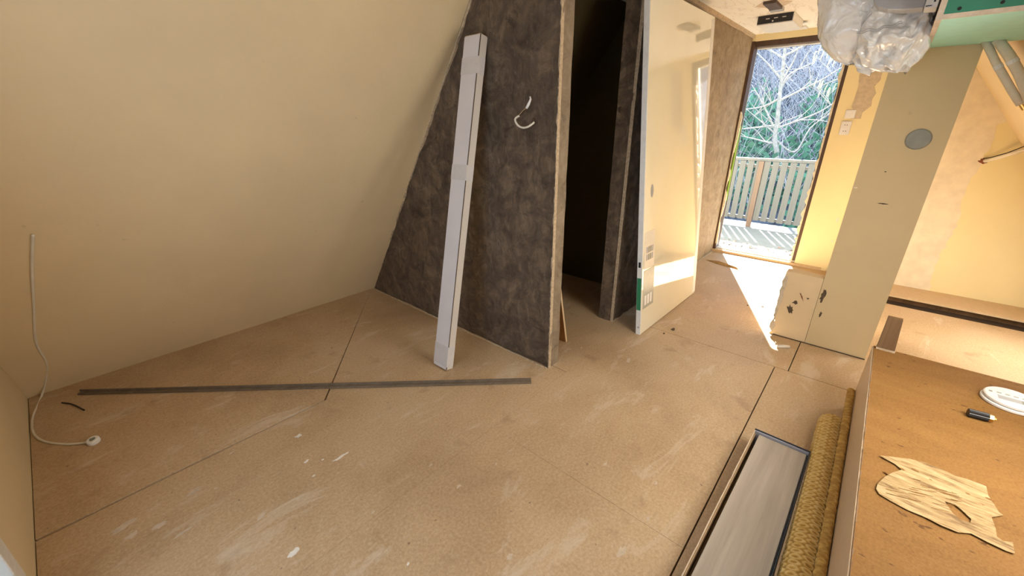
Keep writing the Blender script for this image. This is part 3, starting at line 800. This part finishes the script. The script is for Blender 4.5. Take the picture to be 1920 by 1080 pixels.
# ------------------------------------------------------------------ dark batten, cable pieces, debris on the floor
a, b = onz(146, 742, .0), onz(996, 720, .0)
d = (b-a).normalized(); sd = Vector((-d.y, d.x, 0))
t = thing('floor_batten', a, 'long dark grey batten lying on the floor beside the carton foot', 'batten')
def bat(s0, s1, z0, z1, name, mat):
    MB().hexa([a+sd*s0+Vector((0,0,z0)), b+sd*s0+Vector((0,0,z0)), b+sd*s1+Vector((0,0,z0)), a+sd*s1+Vector((0,0,z0)),
               a+sd*s0+Vector((0,0,z1)), b+sd*s0+Vector((0,0,z1)), b+sd*s1+Vector((0,0,z1)), a+sd*s1+Vector((0,0,z1))]).obj(name, mat, t, bevel=.001)
bat(0.0, .026, .003, .014, 'flange', M['bar']); bat(.019, .026, .014, .028, 'upright', M['bar'])

def spline(pts, n=8):
    pts = [Vector(p) for p in pts]; out = []
    for i in range(len(pts)-1):
        p0, p1, p2, p3 = pts[max(i-1, 0)], pts[i], pts[i+1], pts[min(i+2, len(pts)-1)]
        for k in range(n):
            s = k/n
            out.append(0.5*((2*p1)+(-p0+p2)*s+(2*p0-5*p1+4*p2-p3)*s*s+(-p0+3*p1-3*p2+p3)*s**3))
    return out+[pts[-1]]
def onslope(u, v_, off=.013):
    d = ray(u, v_); n = Vector((0, SLP, 1)); k = (SLP*YL - off*1.7 - n.dot(CAM))/n.dot(d); return CAM+d*k
cp = [onslope(62, 440), onslope(60, 500), onslope(63, 570), onslope(67, 640), onslope(86, 678), onslope(87, 705)] + [onz(78, 742, .008), onz(62, 780, .007), onz(62, 810, .007), onz(82, 827, .007), onz(125, 833, .007), onz(166, 829, .010)]
t = thing('hanging_cable', onz(178, 826), 'white cable down the left slope ending in a round ceiling rose', 'cable')
MB().tube(spline(cp), .0055, 8).obj('cable', M['cablewhite'], t, smooth=True)
rc = onz(178, 830, .0)
rose = MB().lathe([(.024, .003), (.026, .008), (.026, .022), (.022, .027), (.012, .027), (.012, .020)], rc, (-.12, -.1, 1), 24).obj('ceiling_rose', M['whiteplastic'], t)
MB().box(rc.x-.012, rc.x+.004, rc.y-.009, rc.y+.009, .020, .0275).obj('terminal', M['ventgrey'], rose)
o = MB().tube(spline([onz(116, 755, .006), onz(135, 758, .008), onz(158, 769, .006)]), .004, 8).obj('cable_offcut', M['black'], smooth=True)
tag(o, 'short black cable offcut on the floor in the left corner', 'cable')

# loop of cable sticking out of the partition
lc = [onx(1001, 229, PX-.002), onx(1001, 230, PX-.012), onx(996, 234, PX-.024), onx(989, 238, PX-.03), onx(981, 239.5, PX-.03), onx(973, 236.5, PX-.03), onx(967.5, 230, PX-.03), onx(966, 223.5, PX-.028), onx(969.5, 219.5, PX-.027), onx(974, 217, PX-.025)]
t = thing('wall_cable', lc[0], 'short white cable loop poking out of the brown partition', 'cable')
MB().tube(spline(lc), .0055, 8).obj('sheath', M['cablewhite'], t, smooth=True)
MB().tube([onx(974, 217, PX-.025), onx(981, 209, PX-.025), onx(987, 202, PX-.024)], .002, 6).obj('black_core', M['black'], t)
MB().tube([onx(973, 216, PX-.028), onx(980, 208, PX-.028), onx(987, 202, PX-.026)], .002, 6).obj('brown_core', M['cardboard'], t)
MB().tube([onx(987, 203, PX-.025), onx(991, 196, PX-.023), onx(995, 186, PX-.02), onx(994, 181, PX-.018)], [.007, .008, .005, .004], 8).obj('tape_end', M['whiteplastic'], t, smooth=True)
blob((PX-.006, lc[0].y, lc[0].z), (0, 0, 1), (0, 1, 0), .022, .016, .006, 31).obj('hole', M['stain'], t)

# board leaning inside the doorway
q0, q1 = onz(1063.5, 640), onz(1050, 636)
t = thing('leaning_board', q0, 'narrow orange wooden board leaning behind the partition end', 'board')
tp = Vector((2.0, 1.47, 0.95))
dy = Vector((0, 0.14, 0)); base = Vector((q0.x-.02, q0.y, 0)); tk = Vector((.016, 0, .004))
MB().hexa([base, base+tk, base+tk+dy, base+dy, Vector((1.985, base.y, .93)), Vector((1.985, base.y, .93))+tk, Vector((1.985, base.y, .93))+tk+dy, Vector((1.985, base.y, .93))+dy]).obj('board', M['orangewood'], t)
MB().hexa([base-Vector((0,.003,0)), base+tk-Vector((0,.003,0)), base+tk, base, Vector((1.985, base.y-.003, .93)), Vector((1.985, base.y-.003, .93))+tk, Vector((1.985, base.y, .93))+tk, Vector((1.985, base.y, .93))]).obj('pale_edge', M['paleedge'], t)

sp0, sp1 = onz(1323, 487), onz(1386, 506)
dd = (sp1-sp0); nn = Vector((-dd.y, dd.x, 0)).normalized()
o = MB().add([sp0+Vector((0,0,.003)), sp0+dd*.3+nn*.035+Vector((0,0,.002)), sp1+nn*.018+Vector((0,0,.002)), sp1-nn*.012+Vector((0,0,.002)), sp0+dd*.35-nn*.022+Vector((0,0,.002)), sp0+dd*.4+Vector((0,0,.03)), sp1-dd*.1+Vector((0,0,.022))],
           [(0,1,5),(1,2,6,5),(2,3,6),(3,4,5,6),(4,0,5),(0,4,3,2,1)]).obj('wood_splinter', M['splinter'])
tag(o, 'long brown wood splinter on the floor near the sunlit threshold', 'wood scrap')
pa, pb = onz(1456, 652), onz(1479, 653)
o = MB().tube([pa+Vector((0,0,.012)), (pa+pb)/2+Vector((0,0,.014)), pb+Vector((0,0,.012))], [.010, .012, .010], 10).obj('plaster_piece', M['splash'], smooth=True)
tag(o, 'small white rolled scrap on the floor below the broken wall stub', 'scrap')
for k, (u, v_, s) in enumerate([(1262, 618, .022), (1245, 626, .012), (1430, 575, .02), (1402, 573, .012)]):
    p = onz(u, v_, 0.0005)
    o = blob(p, (1,0,0), (0,1,0), s, s*.7, .006, 200+k, 9, .7).obj('dirt_crumb', M['stain'])
    tag(o, ['larger dark crumb on the floor before the gloss panel', 'smaller dark crumb on the floor before the gloss panel', 'dark crumb in the sun patch by the wall stub', 'tiny dark crumb inside the sun patch'][k], 'crumb')

# ------------------------------------------------------------------ low cabinet at the right
CZ = 0.40
kx0, kx1, ky0, ky1 = 0.45, 2.665, -1.05, -0.197
cab = thing('low_cabinet', (kx1, ky1, 0), 'low cabinet with scratched brown hardboard top in the right foreground', 'cabinet')
MB().box(kx0, kx1, ky1-.018, ky1, 0, CZ-.001).obj('side_panel', M['laminate_side'], cab, bevel=.0015)
MB().box(kx0, kx1, ky0, ky0+.018, 0, CZ-.001).obj('side_panel', M['laminate_side'], cab, bevel=.0015)
MB().box(kx1-.018, kx1, ky0+.018, ky1-.018, 0, CZ-.006).obj('end_panel', M['laminate_side'], cab)
MB().box(kx0, kx0+.018, ky0+.018, ky1-.018, 0, CZ-.006).obj('end_panel', M['laminate_side'], cab)
MB().box(kx0, kx1, ky0, ky1-.004, CZ-.0045, CZ).obj('hardboard_back', M['hardboard'], cab)
ragged(lambda t_: ((t_, ky1-.004, CZ-.002), (0, -1, 0), (0, 0, 1)), kx0, kx1, .02, .001, .006, 'chipped_edge', M['edgeband'], cab)
MB().hexa([(kx1-.03,-.212,CZ),(kx1,-.212,CZ),(kx1,-.283,CZ),(kx1-.03,-.283,CZ),(kx1-.028,-.212,.582),(kx1,-.212,.582),(kx1,-.268,.582),(kx1-.028,-.268,.582)]).obj('foot_block', M['blockwood'], cab, bevel=.001)
MB().box(kx1-.032, kx1+.002, -.285, -.21, CZ, CZ+.010).obj('foot_plate', M['mortar'], cab)

# torn veneer scrap
ol = [(1648,856),(1672,858),(1705,862),(1730,868),(1762,880),(1790,894),(1812,900),(1848,914),(1852,930),(1862,946),(1872,962),(1880,968),(1858,972),(1866,992),(1868,1008),(1880,1016),(1898,1018),(1902,1040),(1884,1034),(1850,1018),(1820,1002),(1795,1000),(1765,988),(1735,972),(1702,958),(1672,942),(1648,928),(1642,918),(1645,908),(1658,896),(1672,888),(1690,882),(1678,872)]
ov = thing('veneer_scrap', onz(1750, 940, CZ), 'torn pale veneer scrap lying on the brown cabinet top', 'scrap')
me_pts = [onz(u, v_, CZ+.0015) for u, v_ in ol]
bm = bmesh.new()
hole1 = [(1770,942),(1790,948),(1800,956),(1820,975),(1818,982),(1800,976),(1785,964)]
hole2 = [(1652,888),(1664,880),(1676,882),(1668,892),(1660,898)]
def loop(pts):
    vs = [bm.verts.new(p) for p in pts]
    return [bm.edges.new((vs[i], vs[(i+1) % len(vs)])) for i in range(len(vs))]
ed_ = loop(me_pts)+loop([onz(u, v_, CZ+.0015) for u, v_ in hole1])
bmesh.ops.triangle_fill(bm, use_beauty=True, use_dissolve=False, edges=ed_)
bmesh.ops.subdivide_edges(bm, edges=bm.edges[:], cuts=2, use_grid_fill=True)
for vtx in bm.verts:
    vtx.co.z += 0.0015 + 0.0035*(0.5+0.5*ns((vtx.co.x*14, vtx.co.y*14, 1.0)))
me = bpy.data.meshes.new('sheet'); bm.to_mesh(me); bm.free(); me.materials.append(M['veneer'])
vo = bpy.data.objects.new('sheet', me); COL.objects.link(vo); vo.parent = ov; vo.matrix_parent_inverse = Matrix.Translation(-ov.location)
sm = vo.modifiers.new('thick', 'SOLIDIFY'); sm.thickness = .001
for k, (u, v_, rx, ry) in enumerate([(1665,888,.012,.008),(1692,880,.010,.006),(1716,882,.014,.005),(1775,918,.02,.004),(1745,900,.006,.003),(1855,936,.012,.004),(1848,950,.012,.004),(1858,1008,.012,.003),(1815,926,.008,.003)]):
    p = onz(u, v_, CZ+.0045); blob(p, (1,0,0), (0,1,0), ry, rx, .0012, 300+k, 10, .5, -.3).obj('dark_fleck', M['hardboard'], ov)

for k in range(26):   # darker grain left where the veneer tore
    u = rr.uniform(1668, 1800); v_ = 900+(u-1668)*.32+rr.uniform(-18, 26); p = onz(u, v_, CZ+.0062); ln = rr.uniform(.012, .035)
    blob(p, Vector((.35, -1, 0)).normalized(), Vector((1, .35, 0)).normalized(), ln, .0011, .0008, 400+k, 8, .4).obj('grain_streak', M['hardboard'], ov)
# white round mount and black brass knob
rcen = onz(1893, 757, CZ)
t = thing('round_mount', (rcen.x, rcen.y, CZ), 'white round plastic mounting base on the cabinet top', 'mounting base')
RR = 0.088
MB().lathe([(RR-.004, 0), (RR, .004), (RR, .011), (RR-.004, .014)], (rcen.x, rcen.y, CZ), (0,0,1), 48).obj('base_ring', M['whiteplastic'], t, smooth=False)
rt = MB().lathe([(RR-.010, .015), (RR-.005, .018), (RR-.005, .026), (RR-.009, .030)], (rcen.x, rcen.y, CZ), (0,0,1), 48).obj('top_plate', M['whiteplastic'], t)
sk_ = MB().box(rcen.x-.040, rcen.x-.008, rcen.y-.055, rcen.y+.045, CZ+.0295, CZ+.0306).obj('slot', M['greyplastic'], t)
MB().box(rcen.x-.038, rcen.x-.012, rcen.y-.052, rcen.y-.022, CZ+.0306, CZ+.0312).obj('slot_depth', M['ventgrey'], sk_)
for k in range(4):
    MB().box(rcen.x+.012, rcen.x+.018, rcen.y+.030-.024*k, rcen.y+.044-.024*k, CZ+.030, CZ+.0308).obj('dash_mark', M['ventgrey'], rt)
MB().lathe([(.006, 0), (.006, .001)], (rcen.x+.01, rcen.y+.062, CZ+.030), (0,0,1), 12).obj('screw_head', M['ventgrey'], rt)
ka, kb = onz(1815, 773, CZ+.017), onz(1853, 783, CZ+.017)
t = thing('valve_knob', (ka.x, ka.y, CZ), 'small black ribbed knob with brass stem beside the white mount', 'knob')
ax = (kb-ka)
mb = MB(); vs = []
n = 28; u_ = ax.normalized(); s_ = u_.cross(Vector((0,0,1))).normalized(); w_ = s_.cross(u_)
for f_ in (0, 1):
    for k in range(n):
        an = 2*math.pi*k/n; rad = .0165 if k % 2 else .0145
        vs.append(ka+ax*f_+(s_*math.cos(an)+w_*math.sin(an))*rad)
mb.add(vs, [(k, (k+1) % n, n+(k+1) % n, n+k) for k in range(n)]+[tuple(range(n-1,-1,-1)), tuple(range(n, 2*n))])
mb.obj('ribbed_grip', M['black'], t)
MB().lathe([(.0150, 0), (.0150, .012)], kb, u_, 6).obj('brass_nut', M['brass'], t)
MB().lathe([(.007, .010), (.007, .020)], kb, u_, 12).obj('brass_stem', M['brass'], t)

# ------------------------------------------------------------------ carpet rolls beside the cabinet
def roll(cy, cz, rad, x0, x1, pat, lab):
    t = thing('carpet_roll', (x1, cy, 0), lab, 'carpet roll', 'carpet rolls beside the cabinet')
    nx, na = int((x1-x0)/0.004), 48
    def fn(a_, b_):
        x = x0+(x1-x0)*b_; an = 2*math.pi*a_
        arc = an*rad
        # rows of raised oval loops
        p1 = 0.026; row = x/p1; k = math.floor(arc/0.040)
        du = (row+0.5*(k % 2)) % 1-0.5; dv = (arc/0.040) % 1-0.5
        e_ = math.sqrt((du*1.0)**2+(dv*0.95)**2)
        h = pat*(0.005*math.exp(-((e_-0.34)/0.13)**2)+0.0025*math.exp(-((abs(dv)-.5)/.07)**2)*(.5+.5*math.sin(x*480))) + 0.002*fbm((x, arc, 2), 40, 2)
        rr_ = rad+h-0.004*math.sin(an*1.0+1)*0
        return (x, cy+rr_*math.cos(an), max(0.001, cz+rr_*math.sin(an)))
    po_ = MB().sheet(fn, na*2, nx).obj('pile', M['carpet'], t, smooth=True)
    at_ = po_.data.attributes.new('loop_height', 'FLOAT', 'POINT')
    for i_, vt in enumerate(po_.data.vertices):
        dz_ = math.hypot(vt.co.y-cy, vt.co.z-cz)-rad
        at_.data[i_].value = max(0, min(1, dz_/0.005))
    # spiral end
    sp_ = []
    for k in range(70):
        an = k*0.33; r_ = (rad-.002)*(1-k/75.0); sp_.append((x1+.001, cy+r_*math.cos(an), cz+r_*math.sin(an)))
    MB().tube(sp_, .006, 6).obj('spiral_end', M['carpetback'], t)
    return t
roll(-0.134, 0.060, 0.055, 0.55, 2.33, 1.0, 'nearer patterned mustard carpet roll lying between laminate box and cabinet')
roll(-0.178, 0.124, 0.016, 0.55, 2.62, 0.3, 'slimmer mustard carpet roll squeezed against the cabinet side')

# ------------------------------------------------------------------ laminate box
lb = thing('laminate_box', (1.99, 0.03, 0), 'open cardboard box of grey laminate planks on the floor at bottom', 'laminate box')
lx0, lx1, ly0, ly1, lz = 0.62, 1.985, -0.078, 0.146, 0.088
MB().box(lx0, lx1, ly0, ly1, 0.001, 0.006).obj('box_bottom', M['cardboard'], lb)
# torn left wall
ring = []
rr = random.Random(2); n = 60
vs = []; 
for k in range(n+1):
    x = lx0+(lx1-lx0)*k/n
    z = lz+.004 - 0.012*max(0, fbm((x, 1, 0), 7, 3)) - (0.02 if 0.70 < k/n < 0.73 else 0) - .035*max(0, .55-k/n)
    vs += [(x, ly1, .004), (x, ly1+.004, .004), (x, ly1+.004, z), (x, ly1, z)]
fs = []
for k in range(n):
    for q_ in range(4): fs.append((4*k+q_, 4*k+(q_+1) % 4, 4*k+4+(q_+1) % 4, 4*k+4+q_))
fs += [(3,2,1,0), tuple(4*n+q_ for q_ in range(4))]
MB().add(vs, fs).obj('torn_side', M['cardboard_pale'], lb)
MB().box(lx0, lx1-.01, ly1-.004, ly1-.001, .006, lz-.012).obj('inner_side', M['cardboard'], lb)
MB().box(lx1-.004, lx1, ly0, ly1+.004, .004, lz+.008).obj('box_end', M['rim'], lb)
MB().box(lx1-.012, lx1-.004, ly0+.004, ly1, .004, lz+.002).obj('end_lining', M['rimgrey'], lb)
MB().box(lx0, lx1, ly0, ly0+.004, .004, lz+.006).obj('box_side', M['rim'], lb)
MB().hexa([(lx0,ly0-.010,.05),(lx1-.03,ly0-.008,.07),(lx1-.03,ly0-.002,.07),(lx0,ly0-.006,.05),(lx0,ly0-.012,.06),(lx1-.03,ly0-.009,.084),(lx1-.03,ly0-.002,.084),(lx0,ly0-.004,.06)]).obj('loose_flap', M['cardboard_pale'], lb)
for k in range(8):
    zt = lz-.008-.0095*k
    if zt < .014: break
    o = MB().box(lx0+.01, lx1-.014-.001*(k % 2), ly0+.010, ly1-.020-.002*(k % 3), zt-.0085, zt).obj('laminate_plank', M['plank'], bevel=.0008)
    tag(o, 'grey wood laminate plank on top in the open box' if k == 0 else '%s grey laminate plank counted down from the top in the open box' % ('second', 'third', 'fourth', 'fifth', 'sixth', 'seventh', 'eighth')[k-1], 'plank', 'laminate planks in the box')
    MB().box(lx0+.01, lx1-.016, ly0+.005, ly0+.010, zt-.006, zt-.002).obj('click_edge', M['rim'], o)
    o.matrix_world = Matrix.Translation(lb.location) @ Matrix.Rotation(-.0172, 4, 'Z') @ Matrix.Translation(-lb.location)
lb.rotation_euler.z = -.0172

# ------------------------------------------------------------------ balcony, railing
BZ = -0.10; RX = 7.5
o = MB().box(X1+.27, RX+.35, -1.6, 4.4, BZ-.15, BZ).obj('balcony_floor', M['balcony'])
tag(o, 'pale sunlit balcony floor striped by railing shadows', 'balcony', kind='structure')
rl = thing('balcony_railing', (RX, 1.4, BZ), 'grey wooden slatted balcony railing with brown post', 'railing')
MB().box(RX-.03, RX+.06, -1.6, 4.4, .93, .97).obj('top_rail', M['slat'], rl, bevel=.004)
MB().box(RX+.0, RX+.03, -1.6, 4.4, .83, .875).obj('upper_rail', M['slat'], rl)
MB().box(RX+.0, RX+.03, -1.6, 4.4, .02, .065).obj('lower_rail', M['slat'], rl)
pj = onx(1417, 360, RX).y
for y in (pj-1.7, pj, pj+1.7):
    MB().box(RX-.05, RX+.0, y-.035, y+.035, BZ, .93).obj('post', M['postwood'], rl, bevel=.003)
sbase = MB().box(-.011, .011, -.041, .041, 0, .915).obj('slat', M['slat'], rl)
y = -1.5; first = True
while y < 4.35:
    if first: s_ = sbase; first = False
    else:
        s_ = sbase.copy(); COL.objects.link(s_)
    s_.parent = rl; s_.matrix_parent_inverse = Matrix.Identity(4)
    s_.location = Vector((RX-.012, y, .012)) - rl.location
    y += 0.1135
# dry leaves drifted against the sill
lf = MB(); rr = random.Random(9)
for k in range(420):
    x = 6.10+abs(rr.gauss(0, .11)); y = rr.uniform(-.3, 2.6); s = rr.uniform(.012, .03); an = rr.uniform(0, 6.28)
    p = Vector((x, y, BZ+.004+rr.random()*.015)); a_ = Vector((math.cos(an), math.sin(an), rr.uniform(-.4, .4)))*s; b_ = Vector((-math.sin(an), math.cos(an), rr.uniform(-.4, .4)))*s*.6
    lf.add([p-a_, p-b_, p+a_, p+b_], [(0,1,2,3)])
o = lf.obj('fallen_leaves', M['dryleaf']); tag(o, 'drift of dry brown leaves on the balcony by the sill', 'leaves', kind='stuff')

# ------------------------------------------------------------------ wooded bank behind the balcony
def gz(x, y):
    t_ = max(0, x-8.6)
    return -0.9 + 0.62*t_ + 0.45*fbm((x, y, 0), .45, 4)*min(1, t_)
gm = MB()
gm.sheet(lambda a_, b_: (7.9+a_*20, -12+b_*32, gz(7.9+a_*20, -12+b_*32)), 70, 90)
o = gm.obj('hillside', M['earth'], smooth=True); tag(o, 'steep earth bank covered in winter scrub behind the balcony', 'hillside', kind='structure')
rr = random.Random(17)
iv = MB()
for k in range(15000):
    x = 9.0+4.2*rr.random()**1.3; y = rr.uniform(-1, 6)
    h = rr.random()**2*(1.0 if x < 12.5 else .35)
    if fbm((x, y, 5), .8, 2) < -.12: continue
    p = Vector((x, y, gz(x, y)+.03+h)); s = rr.uniform(.035, .09)
    a_ = Vector((rr.uniform(-.4,.4), rr.uniform(-1,1), rr.uniform(-.6,.6))).normalized()*s; b_ = Vector((rr.uniform(-.5,.5), rr.uniform(-.6,.6), 1)).normalized()*s*.8
    iv.add([p-a_, p-b_, p+a_, p+b_], [(0,1,2,3)])
o = iv.obj('ivy_groundcover', M['ivy']); tag(o, 'dense green ivy covering the foot of the bank', 'ivy', kind='stuff')
tw = MB()
for k in range(4200):
    x = 9.6+9*rr.random(); y = rr.uniform(-.8, 8.0); z = gz(x, y)
    hgt = rr.uniform(.5, 2.2); lean = Vector((rr.uniform(-.5,.3), rr.uniform(-.8,.8), 1)).normalized()
    p = Vector((x, y, z)); pts = [p]
    for q_ in range(4):
        lean = (lean+Vector((rr.uniform(-.35,.35), rr.uniform(-.35,.35), rr.uniform(-.3,.1)))).normalized()
        p = p+lean*hgt/4; pts.append(p)
    r0 = rr.uniform(.004, .012)
    tw.tube(pts, [r0, r0*.85, r0*.7, r0*.5, r0*.3], 3, False)
o = tw.obj('scrub_twigs', M['twig']); tag(o, 'tangled bare scrub twigs on the bank', 'twigs', kind='stuff')

# pale young tree in front of the bank
TX = 10.0
tb = onx(1458, 298, TX); tb.z = gz(TX, tb.y)-.05
tr = thing('bare_tree', tb, 'slender pale leafless tree just beyond the balcony railing', 'tree')
trunk = [tb, onx(1456, 298, TX), onx(1453, 260, TX), onx(1458, 225, TX), onx(1462, 180, TX), onx(1468, 130, TX), onx(1473, 80, TX), onx(1478, 20, TX), onx(1484, -80, TX)]
MB().tube(spline(trunk, 4), [max(.012, .055-.0013*k) for k in range(33)], 8).obj('trunk', M['bark'], tr, smooth=True)
brs = [[(1455,252),(1430,230),(1400,205)], [(1454,245),(1440,215),(1425,185),(1410,160)], [(1453,270),(1420,262),(1378,252)], [(1460,190),(1500,170),(1540,150),(1580,125)],
       [(1457,240),(1500,225),(1540,208),(1575,185)], [(1462,185),(1430,200),(1395,205)], [(1466,150),(1440,120),(1415,95)], [(1467,150),(1490,110),(1500,75)],
       [(1470,110),(1440,90),(1420,70)], [(1456,235),(1410,240),(1380,243)], [(1471,105),(1510,85),(1550,70)], [(1455,262),(1490,285),(1520,240),(1560,210)], [(1464,170),(1480,140),(1520,120)],
       [(1425,185),(1415,170),(1405,175)], [(1500,170),(1520,150),(1525,130)], [(1500,225),(1530,225),(1560,230)]]
for k, br in enumerate(brs):
    off = 0.0
    pts = []
    for i, (u, v_) in enumerate(br):
        p = onx(u, v_, TX + (0.25*math.sin(k*1.7))*i/len(br)); pts.append(p)
    ps = spline(pts, 5); r0 = .020 if k < 13 else .012
    MB().tube(ps, [r0*(1-.75*i/len(ps)) for i in range(len(ps))], 6).obj('branch', M['bark'], tr, smooth=True)
    b_ = None
for k in range(34):   # small side shoots
    br = brs[k % 13]; i = rr.randrange(len(br)-1); u = (br[i][0]+br[i+1][0])/2; v_ = (br[i][1]+br[i+1][1])/2
    p = onx(u, v_, TX); pts = [p]
    d_ = Vector((rr.uniform(-.3,.3), rr.uniform(-1,1), rr.uniform(.2,1))).normalized()
    for q_ in range(4):
        d_ = (d_+Vector((0, rr.uniform(-.3,.3), rr.uniform(-.2,.3)))).normalized(); p = p+d_*.14; pts.append(p)
    MB().tube(pts, [.009,.008,.006,.005,.003], 5).obj('twig', M['bark'], tr)
# hazel catkins hanging at the upper right
ct = thing('hazel_branch', onx(1545, 90, 9.0), 'hazel twigs with yellow catkins at the upper right of the door', 'branch')
MB().tube([onx(1600, 60, 9.0), onx(1560, 85, 9.0), onx(1525, 100, 9.0)], [.012, .009, .005], 6).obj('twig', M['bark'], ct)
MB().tube([onx(1600, 140, 9.0), onx(1565, 150, 9.0), onx(1530, 165, 9.0)], [.012, .009, .005], 6).obj('twig', M['bark'], ct)
for k in range(26):
    u = rr.uniform(1527, 1572); v_ = (90 if k % 3 else 150)+rr.uniform(-6, 20); p = onx(u, v_, 9.0+rr.uniform(-.15, .15))
    MB().tube([p, p+Vector((0, .01, -.06)), p+Vector((0, .015, -.13))], [.004, .008, .005], 6).obj('catkin', M['catkin'], ct)
